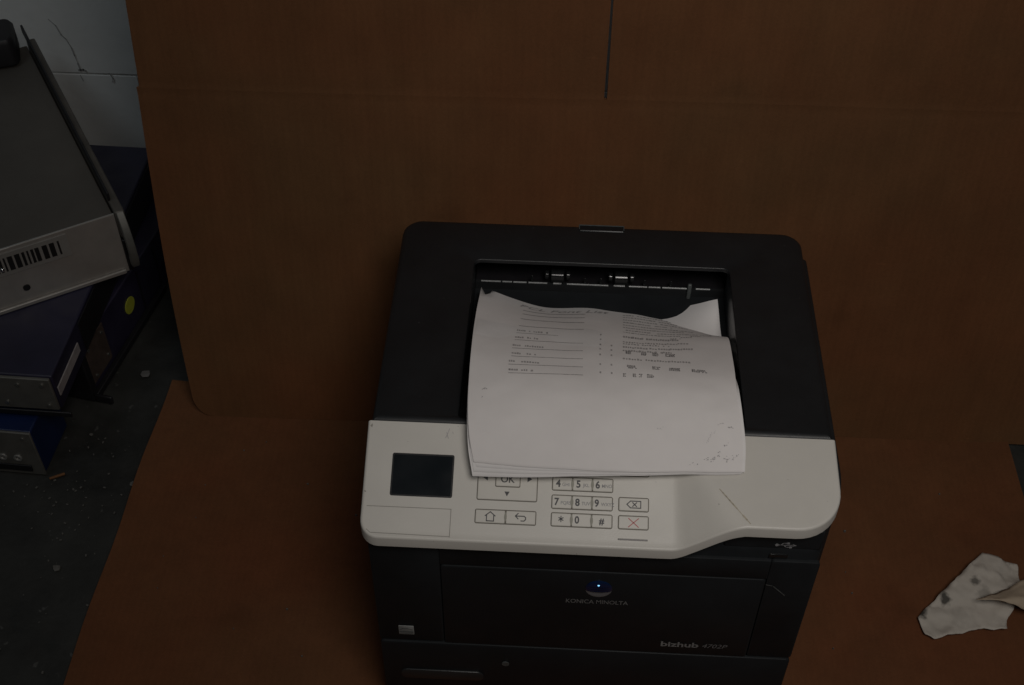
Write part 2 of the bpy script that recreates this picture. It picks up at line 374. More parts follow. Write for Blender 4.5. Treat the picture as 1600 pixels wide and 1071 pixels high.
# base tray front, split from the door by a thin gap
mb = MB()
def front_slab(mb, x0, x1, z0, z1, y0, y1, r, rim=.002, n=5):
    mb.loft([[(p[0], y, p[1]) for p in inset(x0, x1, z0, z1, r, d, n)] for d, y in ((0, y0), (0, y1+rim), (rim*.35, y1+rim*.3), (rim, y1))], True, True)
front_slab(mb, -.1945, .188, .058, .1426, -.0798, -.0839, .004, .0012)
tray = pb(mb, 'paper_tray', K_DOOR)
mb = MB(); front_slab(mb, -.178, -.098, .077, .0935, -.0836, -.0852, .007, .0008); pb(mb, 'tray_grip', mat('grip_gloss', (0.024,0.025,0.026), .35, var=.2), tray)
mb = MB(); mb.cyl((-.0768, -.0842, .1122), (-.0768, -.0852, .1122), .0035, 20); pb(mb, 'level_window', K_EDGE, tray)
# multipurpose door
mb = MB(); front_slab(mb, -.1336, .1466, .1440, .2722, -.0795, -.0836, .003, .0009)
door = pb(mb, 'front_door', K_DOOR)
mb = MB(); front_slab(mb, -.1945, -.1343, .1455, .300, -.0795, -.0831, .003, .0006); pb(mb, 'front_cheek', K_DARK)
mb = MB(); front_slab(mb, .1473, .188, .1455, .300, -.0795, -.0831, .003, .0006); cheek = pb(mb, 'front_cheek', K_DARK)
mb = MB(); front_slab(mb, -.1341, .1471, .2730, .300, -.0795, -.0831, .001, .0006); pb(mb, 'front_header', K_DARK)
mb = MB()   # door release recess edge
stroke(mb, [(.1475, .2655), (.1535, .2640), (.1655, .2505)], .0011, lambda x, z: (x, -.0838, z))
pb(mb, 'release_latch', K_EDGE, cheek)
# USB port and its symbol
mb = MB(); front_slab(mb, .1440, .1600, .3015, .3075, -.079, -.0812, .0012, .0005); pb(mb, 'usb_port', K_GLOSS)
mb = MB(); fu = lambda x, z: (x, -.0786, z); zc = .3180
mb.prism([(p[0], p[1]) for p in rrect(.1475, .1505, zc-.0015, zc+.0015, .0014)], lambda x, z: fu(x, z), lambda x, z: (x, -.0789, z))
stroke(mb, [(.149, zc), (.1625, zc)], .0009, fu); stroke(mb, [(.152, zc), (.1545, zc+.0028), (.1575, zc+.0028)], .0009, fu); stroke(mb, [(.1545, zc), (.157, zc-.0028), (.160, zc-.0028)], .0009, fu)
b = len(mb.v); mb.v += [fu(.162, zc+.0018), fu(.162, zc-.0018), fu(.1655, zc)]; mb.f.append((b, b+1, b+2))
mb.box(.157, .1592, -.0789, -.0786, zc+.0017, zc+.0039); mb.box(.1595, .1617, -.0789, -.0786, zc-.0039, zc-.0017)
pb(mb, 'usb_symbol', mat('usb_print', (.30,.30,.31), .4))

# writing and emblem on the door
FD = lambda x, z: (x, -.0841, z)
mb = MB(); add_text(mb, 'KONICA MINOLTA', -.0235, .2238, .0062, FD, bold=.004, fit=.055); pb(mb, 'lettering', K_LOGO, door)
mb = MB(); add_text(mb, 'bizhub', .0665, .1572, .0085, FD, bold=.022, fit=.0345); pb(mb, 'lettering', mat('bright_silver_print', (.26,.26,.26), .4, var=.15), door)
mb = MB(); add_text(mb, '4702P', .1040, .1576, .0068, FD, shear=.22, fit=.0225); pb(mb, 'lettering', K_LOGO2, door)
ex, ez, er, ehz = .0045, .2475, .0117, .0130
def dome(mb, z0, z1, off):
    n, m_ = 24, 10; L = []
    for j in range(m_+1):
        t = j/m_; row = []
        zz = z0+(z1-z0)*t; hw = er*math.sqrt(max(0, 1-((zz-ez)/ehz)**2))
        for i in range(n+1):
            s = -1+2*i/n; x = ex+hw*s
            q = max(0, 1-((x-ex)/er)**2-((zz-ez)/ehz)**2)
            row.append((x, -.0840-off*math.sqrt(q), zz))
        L.append(row)
    mb.loft(L, closed=False)
mb = MB(); dome(mb, ez-.0022, ez+ehz*.999, .0022); pb(mb, 'emblem', K_BLUE, door, smooth=80)
mb = MB(); dome(mb, ez-ehz*.999, ez-.0028, .0008); pb(mb, 'emblem', K_GREYE, door, smooth=80)
mb = MB()
for dz in (-.0015, .0015, .0045): 
    hw = er*math.sqrt(1-((dz)/ehz)**2)*.97
    mb.loft([[(ex+hw*s/10, -.0843-.0022*math.sqrt(max(0, 1-(hw*s/10/er)**2-(dz/ehz)**2)), ez+dz+k*(.0011-.0011*abs(s/10))) for s in range(-10, 11)] for k in (-.5, .5)], closed=False)
pb(mb, 'emblem_line', mat('dark_blue_line', (.003,.008,.03), .3), door)
mb = MB(); mb.loft([[(ex-.0005+.0011*math.cos(t)*math.cos(2*math.pi*i/12), -.0853-.0010*math.sin(t), ez+.0078+.0009*math.cos(t)*math.sin(2*math.pi*i/12)) for i in range(12)] for t in (0, .5, 1, 1.5)], True, True); pb(mb, 'emblem_glint', mat('blue_glint', (.05,.2,.4), .2, emit=(.25,.62,1.0,1.6)), door)  # glowing dot put in for the bright glint on the emblem
# little pale label bottom left of the front
mb = MB(); front_slab(mb, -.1760, -.1618, .1562, .1708, -.0835, -.0840, .0008, .0002); lab = pb(mb, 'energy_label', K_LABEL)
mb = MB(); fl_ = lambda x, z: (x, -.0843, z)
stroke(mb, [(-.1748, .1645), (-.172, .1665), (-.168, .1668), (-.1632, .1650)], .0009, fl_); stroke(mb, [(-.1745, .1612), (-.1632, .1612)], .0022, fl_); stroke(mb, [(-.1745, .1580), (-.1635, .1580)], .0010, fl_)
pb(mb, 'label_print', mat('label_ink', (.12,.13,.13), .6), lab)

# side covers
for s in (-1, 1):
    mb = MB(); X0 = .186; X1 = .2020 if s > 0 else .1978; Y0 = -.046 if s > 0 else .004
    mb.loft([[(s*x, q[0], q[1]) for q in inset(Y0, .240, .060, .3560, (.012, .012, .008, .022), d, 6)] for x, d in ((X0, 0), (X1-.004, 0), (X1-.0012, .0012), (X1, .004))], True, True)
    pb(mb, 'side_cover', K_BLACK)

# top cover with the opening of the output bin
TZ = .363; BX = .1232; BY0, BY1 = .007, .209
def tl(d, z): return loop(inset(-.1975, .1975, .0004, .2655, (.0015, .0015, .020, .020), d, 6), z)
def hl(d, z): return loop(rrect(-BX-d, BX+d, BY0-d*.3, BY1+d, (.004+d, .004+d, .007+d, .007+d), 6), z)
mb = MB(); mb.loft([tl(.001, .317), tl(0, .320), tl(0, .3575), tl(.0009, .3606), tl(.0028, .3624), tl(.006, TZ), hl(.0010, TZ), hl(.0003, TZ-.0003), hl(0, TZ-.0010), hl(0, TZ-.0042)])
top = pb(mb, 'top_cover', K_BLACK, smooth=50)
# bin: side walls, sloping floor, rear wall
def binz(y): t = (y-BY0)/(BY1+.006-BY0); return .3575-.078*t**.85 if t > 0 else .3575
ys = [BY0+(BY1+.006-BY0)*i/24 for i in range(25)]
mb = MB(); mb.loft([[(x, y, binz(y)) for y in ys] for x in (-BX-.002, -.06, 0, .06, BX+.002)], closed=False); pb(mb, 'bin_floor', K_DEEP)
for s in (-1, 1):
    mb = MB(); mb.loft([[(s*(BX+.0002+.003*k), y, binz(y)-.002) for y in ys]+[(s*(BX+.0002+.003*k), ys[-1], TZ-.0036)]+[(s*(BX+.0002+.003*k), y, TZ-.0036) for y in reversed(ys[:-1])] for k in (0, 1)], True, True); pb(mb, 'bin_wall', K_DEEP if s < 0 else mat('lit_bin_wall', (.03,.034,.037), .35, var=.2))  # right wall in a paler colour that paints in the light on it
mb = MB(); mb.box(-BX, BX, .2150, .2180, .270, .3275); pb(mb, 'bin_back', K_DEEP)
mb = MB(); mb.box(-BX, BX, .2185, .252, .322, .324); mb.box(-BX, BX, .249, .2515, .324, .360); pb(mb, 'exit_throat', K_BLACKM)
# lip under the exit slot, its highlight painted as pale plastic; broken by the roller slots
xs_ = [(-.1175, -.098), (-.0965, -.087), (-.0855, -.0725), (-.0705, -.0520), (-.0460, -.0380), (-.0325, .0085), (.0140, .0250), (.0290, .0470), (.0485, .0600), (.0620, .0860), (.095, .109)]
mb = MB()
for k, (a, b_) in enumerate(xs_): mb.cyl((a, .2153, .3285), (b_, .2153, .3285), .00085, 10)
pb(mb, 'exit_lip', mat('lip_highlight', (.30,.31,.31), .22, var=.4, vscale=120))
for k, x in enumerate((-.042, .021)):
    rr = MB().cyl((x-.0065, .2215, .3335), (x+.0065, .2215, .3335), .0072, 24); ro = pb(rr, 'exit_roller', K_GLOSS, bevel=.0008)
    for dx in (-.0105, .0105):
        pb(MB().cyl((x+dx-.002, .2200, .3360), (x+dx+.002, .2200, .3360), .0045, 18), 'roller_hub', K_GLOSS, ro, bevel=.0008)
for x in (-.067, -.0145, .0010, .044, .070):
    pb(MB().box(x-.0012, x+.0012, .2165, .2185, .3285, .3350).box(x-.0007, x+.0007, .2160, .2168, .3340, .3368), 'paper_guide', K_GLOSS, bevel=.0004)
pb(MB().box(.0865, .0905, .2120, .2150, .3130, .3365), 'bin_full_flag', mat('flag_plastic', (.09,.10,.10), .35), bevel=.001)
# thin edge of the rear cover over the slot, highlight painted in as a paler tone
pb(MB().cyl((-.1165, .2102, TZ-.0012), (.1165, .2102, TZ-.0012), .00055, 8), 'cover_edge', mat('edge_highlight', (.05,.052,.052), .3))
# rear catch with notch
mb = MB(); mb.loft([[(p[0], p[1], z) for p in inset(-.0225, .0223, .2560, .2640, .0012, d)] for d, z in ((0, .330), (0, TZ+.0002), (.0006, TZ+.0009))], True, True); cat = pb(mb, 'rear_catch', mat('catch_plastic', (.010,.012,.014), .3))
mb = MB(); q = TZ+.0012
for a, b_ in (((-.0222, .2638), (.0220, .2638)), ((-.0222, .2638), (-.0222, .2580)), ((.0220, .2638), (.0220, .2580))): mb.cyl((a[0], a[1], q), (b_[0], b_[1], q), .00055, 8)
pb(mb, 'catch_edge', K_EDGE, cat)

# ------------------------------------------------------------------ control panel (off white, lower and tilted on the left, nearly level on the right)
KL = .4746; KR = .157
def pz(x, y):
    zl = TZ+KL*y; zr = TZ+KR*y; t = max(0, -y/.0885)
    xs, xe = .061, .0625+.060*t
    if xe-xs < 1e-4: s = 0. if x < xs else 1.
    else: s = min(1, max(0, (x-xs)/(xe-xs)))
    q = min(1, s/.92); f = .62*q*q*(3-2*q)+.38*s*min(1, s/.25)
    return zl+(zr-zl)*f
def yfront(x):
    y = -.0885+.0055*min(1, max(0, (x-.06)/.06))
    r = .013
    if x < -.1975+r: y += r-math.sqrt(max(0, r*r-(-.1975+r-x)**2))
    r = .036
    if x > .1965-r: y += r-math.sqrt(max(0, r*r-(x-.1965+r)**2))
    return y
xl = [-.1975+.013*(1-math.cos(math.pi/2*i/7)) for i in range(8)]
xm = [-.1845+(.061+.1845)*i/24 for i in range(1, 25)]
xb = [.061+(.125-.061)*i/22 for i in range(1, 23)]
xr_ = [.125+(.1605-.125)*i/6 for i in range(1, 7)]
xc = [.1605+.036*math.sin(math.pi/2*i/10) for i in range(1, 11)]
XS = xl+xm+xb+xr_+xc; NT = 22
def edge_round(x, y): return pz(x, y)
rows = []
for j in range(NT+1):
    t = j/NT; rows.append([(x, t*yfront(x), pz(x, t*yfront(x))) for x in XS])
mb = MB(); mb.loft(rows, closed=False)
chain = [rows[j][0] for j in range(NT)]+[p for p in rows[NT]]+[rows[j][-1] for j in range(NT-1, -1, -1)]
cn = []
for i, p in enumerate(chain):
    a = Vector(chain[max(0, i-1)][:2]); b_ = Vector(chain[min(len(chain)-1, i+1)][:2]); d = (b_-a)
    nn = Vector((d.y, -d.x)); nn = nn.normalized() if nn.length > 1e-9 else Vector((0, -1)); cn.append(nn)
cn = [-n if n.dot(Vector(chain[i][:2])-Vector((0, -.03))) < 0 else n for i, n in enumerate(cn)]
def sk(o, dz): return [(p[0]+n.x*o, p[1]+n.y*o, p[2]-dz) for p, n in zip(chain, cn)]
rad = .0024
loops = [chain]+[sk(rad*math.sin(a), rad*(1-math.cos(a))) for a in (R_(22), R_(45), R_(68), R_(90))]+[sk(rad+.0002, .0125), sk(rad-.0010, .0140), sk(-.007, .0142)]
mb.loft(loops, closed=False)
cp = pb(mb, 'control_panel', K_WHITE, smooth=38)
bmm = bmesh.new(); bmm.from_mesh(cp.data); bmesh.ops.remove_doubles(bmm, verts=bmm.verts, dist=1e-5); bmesh.ops.recalc_face_normals(bmm, faces=bmm.faces); bmm.to_mesh(cp.data); bmm.free(); cp.data.set_sharp_from_angle(angle=R_(38))
NL = Vector((0, -KL, 1)).normalized()
def PP(off): return lambda x, y: tuple(Vector((x, y, TZ+KL*y))+NL*off)
def key_slab(name, x0, x1, y0, y1, r, h, m, base=-.0006, rim=.0005, nr=4):
    mb = MB(); mb.loft([[PP(o)(*p) for p in inset(x0, x1, y0, y1, r, d, nr)] for d, o in ((0, base), (0, h-rim), (rim*.35, h-rim*.3), (rim, h))], True, True)
    return pb(mb, name, m, cp, smooth=0)
def gasket(x0, x1, y0, y1, r, g=.0007, m=None): return key_slab('key_gap', x0-g, x1+g, y0-g, y1+g, r+g, .00018, m or K_SEAM, rim=.0001)
# screen
key_slab('screen_bezel', -.1766, -.1238, -.0582, -.0248, .0016, .0004, K_SCRF, rim=.0003)
key_slab('screen', -.1752, -.1252, -.0570, -.0262, .0008, .0006, K_SCREEN, rim=.0001)
# label insert: flush cover with seam
mb = MB(); f0 = PP(.00022)
stroke(mb, [(-.1950, -.0668), (-.1242, -.0668)], .00055, f0); stroke(mb, [(-.1240, -.0668), (-.1240, -.0880)], .00065, f0)
stroke(mb, [(-.1905, -.0870), (-.1240, -.0877)], .0006, f0); stroke(mb, [(-.1905, -.0870), (-.1940, -.0845)], .0005, f0)
pb(mb, 'insert_seam', K_SEAM2, cp)
# direction pad, OK, home, back
gasket(-.1026, -.0528, -.0580, -.0210, .0010)
key_slab('direction_pad', -.1026, -.0528, -.0580, -.0210, .0010, .0009, K_KEY)
key_slab('key_gap', -.0881, -.0668, -.0482, -.0308, .0012, .00105, K_SEAM, rim=.0001)
key_slab('ok_key', -.0875, -.0674, -.0475, -.0315, .0010, .0016, K_KEY)
gasket(-.1032, -.0530, -.0759, -.0661, .0008); key_slab('home_key', -.1032, -.0786, -.0759, -.0661, .0008, .0009, K_KEY); key_slab('back_key', -.0776, -.0530, -.0759, -.0661, .0008, .0009, K_KEY)
def lens(x, y, hgt, wd=.0011):
    mb = MB(); pts = [(x+wd*math.sin(math.pi*i/8), y-hgt/2+hgt*i/8) for i in range(9)]+[(x-wd*math.sin(math.pi*i/8), y+hgt/2-hgt*i/8) for i in range(1, 8)]
    mb.prism(pts, PP(-.0003), PP(.0012)); pb(mb, 'key_divider', K_DIV, cp)
lens(-.0781, -.0709, .0080)
# number keys
rowy = [(-.0346, -.0249), (-.0483, -.0386), (-.0624, -.0526), (-.0758, -.0662)]
cx_ = [(-.0396, -.0234), (-.0226, -.0066), (-.0058, .0107)]
for (a, b_) in rowy:
    gasket(-.0396, .0107, a, b_, .0010)
    for (c0, c1) in cx_: key_slab('number_key', c0, c1, a, b_, .0008, .0009, K_KEY)
    lens(-.0230, (a+b_)/2, .0086, .0013); lens(-.0062, (a+b_)/2, .0086, .0013)
for (a, b_), nm in (((-.0350, -.0235), 'start_key'), ((-.0620, -.0523), 'clear_key'), ((-.0757, -.0662), 'stop_key')):
    gasket(.0165, .0409, a, b_, .0010); key_slab(nm, .0165, .0409, a, b_, .0010, .0009, K_KEY)
key_slab('indicator_bar', .0160, .0409, -.0845, -.0832, .0003, .0004, K_LED, rim=.0001)
# legends
TF = PP(.00105)
for t, x, r in (('1', -.0365, 0), ('2', -.0203, 0), ('3', -.0042, 0), ('4', -.0370, 1), ('5', -.0197, 1), ('6', -.0036, 1), ('7', -.0377, 2), ('8', -.0203, 2), ('9', -.0041, 2), ('0', -.0203, 3), ('#', .0000, 3)):
    a, b_ = rowy[r]; mb = MB(); add_text(mb, t, x, a+.0024, .0056 if t != '#' else .0050, TF, bold=.032)
    pb(mb, 'digit_legend', K_INK, cp)
mb = MB()
for k in range(3):
    an = R_(90+60*k); c_ = (-.0317, -.0706); stroke(mb, [(c_[0]+.0021*math.cos(an), c_[1]+.0021*math.sin(an)), (c_[0]-.0021*math.cos(an), c_[1]-.0021*math.sin(an))], .0008, TF)
pb(mb, 'star_legend', K_INK, cp)
for t, x, r in (('ABC', -.0150, 0), ('DEF', .0012, 0), ('GHI', -.0316, 1), ('JKL', -.0143, 1), ('MNO', .0018, 1), ('PQRS', -.0323, 2), ('TUV', -.0149, 2), ('WXYZ', .0013, 2)):
    mb = MB(); add_text(mb, t, x, rowy[r][0]+.0030, .0027, TF, bold=.01); pb(mb, 'letter_legend', K_INKL, cp)
mb = MB(); add_text(mb, 'OK', -.0775, -.0446, .0058, PP(.00175), bold=.016, center=True); pb(mb, 'ok_legend', K_INK, cp)
def tri(pts): m_ = MB(); m_.v = [TF(*p) for p in pts]; m_.f = [(0, 1, 2)]; pb(m_, 'arrow_legend', K_INK, cp)
tri([(-.0985, -.0412), (-.0945, -.0388), (-.0945, -.0436)]); tri([(-.0570, -.0412), (-.0610, -.0388), (-.0610, -.0436)])
tri([(-.0778, -.0552), (-.0800, -.0515), (-.0756, -.0515)]); tri([(-.0778, -.0240), (-.0800, -.0277), (-.0756, -.0277)])
mb = MB(); hx, hy = -.0909, -.0713   # house
stroke(mb, [(hx-.0042, hy+.0007), (hx, hy+.0038), (hx+.0042, hy+.0007)], .0008, TF); stroke(mb, [(hx-.0030, hy+.0012), (hx-.0030, hy-.0032), (hx+.0030, hy-.0032), (hx+.0030, hy+.0012)], .0008, TF)
pb(mb, 'home_legend', K_INK, cp); mb = MB(); hx, hy = -.0655, -.0709   # back arrow
stroke(mb, [(hx-.0042, hy+.0010), (hx+.0030, hy+.0010), (hx+.0043, hy), (hx+.0043, hy-.0014), (hx+.0030, hy-.0026), (hx+.0004, hy-.0026)], .0008, TF); stroke(mb, [(hx-.0020, hy+.0031), (hx-.0043, hy+.0010), (hx-.0020, hy-.0011)], .0008, TF)
pb(mb, 'back_legend', K_INK, cp); mb = MB(); hx, hy = .0290, -.0572    # clear
stroke(mb, [(hx-.0060, hy), (hx-.0030, hy+.0026), (hx+.0056, hy+.0026), (hx+.0056, hy-.0026), (hx-.0030, hy-.0026), (hx-.0060, hy)], .0008, TF)
stroke(mb, [(hx-.0012, hy+.0015), (hx+.0022, hy-.0015)], .0008, TF); stroke(mb, [(hx-.0012, hy-.0015), (hx+.0022, hy+.0015)], .0008, TF)
pb(mb, 'clear_legend', K_INK, cp); mb = MB(); hx, hy = .0290, -.0300    # start diamond in a ring
stroke(mb, [(hx+.0042*math.cos(2*math.pi*i/20), hy+.0034*math.sin(2*math.pi*i/20)) for i in range(21)], .0008, TF); stroke(mb, [(hx, hy+.0022), (hx+.0014, hy), (hx, hy-.0022), (hx-.0014, hy), (hx, hy+.0022)], .0008, TF)
pb(mb, 'start_legend', K_INK, cp)
mb = MB(); hx, hy = .0288, -.0711
stroke(mb, [(hx-.0042, hy+.0033), (hx+.0042, hy-.0033)], .0007, TF); stroke(mb, [(hx-.0042, hy-.0033), (hx+.0042, hy+.0033)], .0007, TF); pb(mb, 'stop_legend', K_RED, cp)
# scuffs on the panel: pen mark, grime along the crease
f1 = PP(.0002)
for P in ([(-.1325, -.0115), (-.1308, -.0075), (-.1296, -.0040)], [(-.1320, -.0070), (-.1302, -.0118)], [(-.1268, -.0066), (-.1262, -.0078)], [(-.1228, -.0018), (-.1222, -.0021)], [(.0470, -.0388), (.0474, -.0391)]):
    mb = MB(); stroke(mb, P, .0005, f1); pb(mb, 'pen_mark', K_SMUDGE, cp)
mb = MB(); random.seed(3)
for i in range(9):
    t = i/9; x = .0985+.0235*t; y = -.0515-.030*t; 
    stroke(mb, [(x, y), (x+.0028, y-.0036)], random.uniform(.0006, .0016), lambda a, b_: (a, b_, pz(a, b_)+.0003))
pb(mb, 'crease_grime', mat('grime', (.50,.45,.36), .8, var=.3, vscale=200), cp)

# ------------------------------------------------------------------ paper in the output tray
G0 = [[(-.1062,-.0427,.366),(-.0502,-.0449,.365),(.0056,-.0451,.364),(.0614,-.0419,.363),(.1171,-.0389,.363)],
 [(-.1111,-.0240,.378),(-.0527,-.0254,.377),(.0038,-.0256,.376),(.0603,-.0244,.375),(.1172,-.0227,.375)],
 [(-.1138,-.0001,.387),(-.0560,-.0004,.387),(.0016,-.0014,.386),(.0581,-.0009,.385),(.1155,.0002,.385)],
 [(-.1149,.0299,.390),(-.0583,.0301,.390),(.0004,.0291,.389),(.0573,.0288,.388),(.1139,.0283,.388)],
 [(-.1159,.0736,.384),(-.0597,.0742,.380),(.0004,.0723,.379),(.0586,.0695,.378),(.1153,.0647,.380)],
 [(-.1166,.1275,.366),(-.0601,.1261,.358),(.0024,.1259,.355),(.0618,.1238,.352),(.1185,.1280,.350)],
 [(-.1163,.1991,.336),(-.0585,.1889,.322),(.0059,.1969,.315),(.0640,.1957,.309),(.1195,.1640,.309)]]
def cr(p, t):
    n = len(p)-1; k = min(int(t*n), n-1); f = t*n-k
    a, b_, c_, d = Vector(p[max(k-1, 0)]), Vector(p[k]), Vector(p[k+1]), Vector(p[min(k+2, n)])
    if k == 0: a = 2*b_-c_
    if k == n-1: d = 2*c_-b_
    return 0.5*((2*b_)+(c_-a)*f+(2*a-5*b_+4*c_-d)*f*f+(3*b_-a-3*c_+d)*f*f*f)
def surf(G): return lambda u, v: cr([cr(r, u) for r in G], v)
def shift(G, dx, dy, dz, rot=0, edit=None):
    c_, s = math.cos(rot), math.sin(rot); out = []
    for j, r in enumerate(G):
        out.append([Vector((p[0]*c_-(p[1]-.07)*s+dx, p[0]*s+(p[1]-.07)*c_+.07+dy, p[2]+dz)) for i, p in enumerate(r)])
    if edit: edit(out)
    return out
def paper(name, G, m, nu, nv, wr, seed, th=.00012, cut=None):
    S = surf(G)
    def q(u, v):
        p = S(u, v); k = noise.noise(Vector((u*5+seed, v*6, seed)))+.5*noise.noise(Vector((u*12, v*13+seed, 2)))
        return Vector((p.x, p.y, p.z+wr*k))
    def fn(u, v): return q(u, v), Vector((0, 0, 1))
    base = Vector((0, .07, .36))
    V, Fc = sheet_grid(lambda u, v: (q(u, v)-base, (0, 0, 1)), nu, nv, th)
    if cut:
        N = (nu+1)*(nv+1)
        for s in (0, 1):
            for j in range(nv+1):
                for i in range(nu+1):
                    V[s*N+j*(nu+1)+i] = cut(V[s*N+j*(nu+1)+i], i/nu, j/nv)
    o = mesh_obj(name, V, Fc, m, smooth=60); o.location = base
    return o, q, base
lay = .0012
def ed_low(out):        # rear right corner lifts
    out[6][4] = Vector((.1150, .1985, .3320)); out[6][3] = Vector((.0740, .2035, .3120)); out[5][4] = Vector((.1180, .148, .322)); out[5][3].z -= .012; out[4][4].z -= .012; out[4][3].z -= .006
    out[6][0] += Vector((-.0008, -.004, -.004))
    for i in range(3): out[6][i].z -= .006; out[6][i].y -= .004
def fan(k):
    def ed(out):
        for j, wj in ((0, 1), (1, .8), (2, .5), (3, .25)):
            for i in range(5): out[j][i] += Vector((-.0006, -1, -.62))*k*wj*(1, .6, .2, .05, 0)[i]
    return ed
specs = [(shift(G0, -.0006, .0005, -.0036, 0, fan(.0085)), 'bottom'), (shift(G0, .0004, .0005, -.0024, 0, fan(.0058)), 'third'), (shift(G0, .0024, .0010, -.0012, 0, lambda o: (fan(.0034)(o), ed_low(o))), 'second')]
labels = ['white sheet at the bottom of the paper pile, its front left corner sticking out furthest', 'white sheet third from the top, its front edge peeking out at left', 'white sheet under the printed one, its rear right corner curling up']
for k, (G, nm) in enumerate(specs):
    for j in range(7):
        for i in range(5):
            if nm != 'second' and j >= 4: G[j][i] = G[j][i]-Vector((0, .004*(j-3), .004*(j-3)))
    o, _, _ = paper('paper_sheet', G, K_PAPER2, 44, 56, .0011, 1.7)
    tag(o, labels[k], 'paper', 'sheets lying in the output tray')
def notch(p, u, v):
    if v > .975 and .015 < u < .04: return p+Vector((0, -.006, -.004))
    return p
ps, Q, PB = paper('paper_sheet', [[Vector(p) for p in r] for r in G0], K_PAPER, 44, 56, .0011, 1.7, cut=notch)
tag(ps, 'topmost white sheet with printed font list and smudged corner', 'paper', 'sheets lying in the output tray')
# print on the sheet: laid out in page coordinates (x 0..1 left to right, y 0..1 front to rear), lifted 0.25 mm
def page(u, v):
    p = Q(min(1, max(0, u)), min(1, max(0, v))); return tuple(p-PB+Vector((0, -.0001, .00042)))
def pstroke(mb, x0, x1, v, wd, n=6):
    for i in range(n): stroke(mb, [(x0+(x1-x0)*i/n, v), (x0+(x1-x0)*(i+1)/n, v)], wd, page)
def pdash(mb, x0, x1, v, h, cw, gap, seed):
    rd = random.Random(seed); x = x0
    while x < x1:
        w_ = cw*rd.uniform(.6, 1.1)
        if rd.random() > .08:
            hh = h*rd.uniform(.65, 1); b = len(mb.v); mb.v += [page(x, v-h/2), page(x+w_, v-h/2), page(x+w_, v-h/2+hh), page(x, v-h/2+hh)]; mb.f.append((b, b+1, b+2, b+3))
        x += w_+gap
TXT = lambda mb, t, u, v, h, fit, **k: add_text(mb, t, u, v, h, page, fit=fit, **k)
mb = MB()
TXT(mb, 'PCL Font List', .172, .958, .019, .34, bold=.012, shear=.6); mb.build('page_title', K_PRINTL, ps); mb = MB()
# left column: rules with a short entry above each
rv = [(.150, .531), (.150, .578), (.160, .624), (.162, .672), (.170, .725), (.175, .772), (.183, .822), (.186, .872), (.19, .908), (.19, .935)]
for k, (u0, v0) in enumerate(rv):
    u1 = .425
    for i in range(10):
        a = u0+(u1-u0)*i/10; b_ = u0+(u1-u0)*(i+1)/10; v_ = v0+.012*(i+.5)/10
        stroke(mb, [(a, v_-.0006), (b_, v_+.0006)], .0034 if k < 6 else .0040, page)
    if k < 6:
        pdash(mb, u0, u0+.030, v0+.019, .011, .0075, .002, 20+k); pdash(mb, u0+.048, u0+.048+(.07 if k % 2 else .042), v0+.020, .011, .008, .003, 40+k)
for k, v0 in enumerate((.562, .608, .664, .700, .731, .768, .80)):
    for u0 in (.487, .529):
        if k > 4 and u0 > .5: continue
        b = len(mb.v); mb.v += [page(u0, v0), page(u0+.006, v0), page(u0+.006, v0+.010), page(u0, v0+.010)]; mb.f.append((b, b+1, b+2, b+3))
tag(mb.build('table_rules', K_PRINTL, ps), kind='stuff'); mb = MB()
# right column of sample lines
def rline(u0, u1, v0, v1, h, seed, cw=.008, gap=.004):
    n = 6
    for i in range(n): pdash(mb, u0+(u1-u0)*i/n, u0+(u1-u0)*(i+1)/n-.002, v0+(v1-v0)*(i+.5)/n, h, cw, gap, seed*10+i)
for k, (u1, v0, v1) in enumerate(((.85, .960, .955), (.80, .944, .942), (.84, .926, .926), (.78, .908, .910), (.86, .890, .894), (.82, .872, .878), (.88, .854, .862), (.80, .838, .846))): rline(.575, u1, v0, v1, .006, 100+k, .010, .003)
rline(.575, .79, .806, .818, .013, 1, .008, .003); rline(.72, .97, .812, .872, .008, 2, .006, .004)
rline(.575, .83, .770, .794, .009, 3); rline(.575, .76, .757, .772, .008, 4)
rline(.575, .845, .733, .758, .011, 5, .008, .003); rline(.575, .76, .709, .728, .011, 6, .008, .003)
rline(.575, .835, .656, .672, .011, 7, .008, .004)
tag(mb.build('sample_lines', K_PRINTL, ps), kind='stuff'); mb = MB()
for (u0, wd, v0) in ((.586, .022, .692), (.645, .018, .695), (.688, .024, .698), (.738, .036, .702), (.590, .034, .604), (.686, .028, .608), (.750, .038, .609), (.836, .056, .611), (.574, .014, .554), (.611, .012, .555), (.634, .014, .556), (.665, .024, .556)):
    for r in (0, .007, .014): pdash(mb, u0, u0+wd-.003, v0+r, .0060, .006, .0016, int(u0*1000)+int(r*1000))
tag(mb.build('sample_glyphs', K_PRINT, ps), kind='stuff')
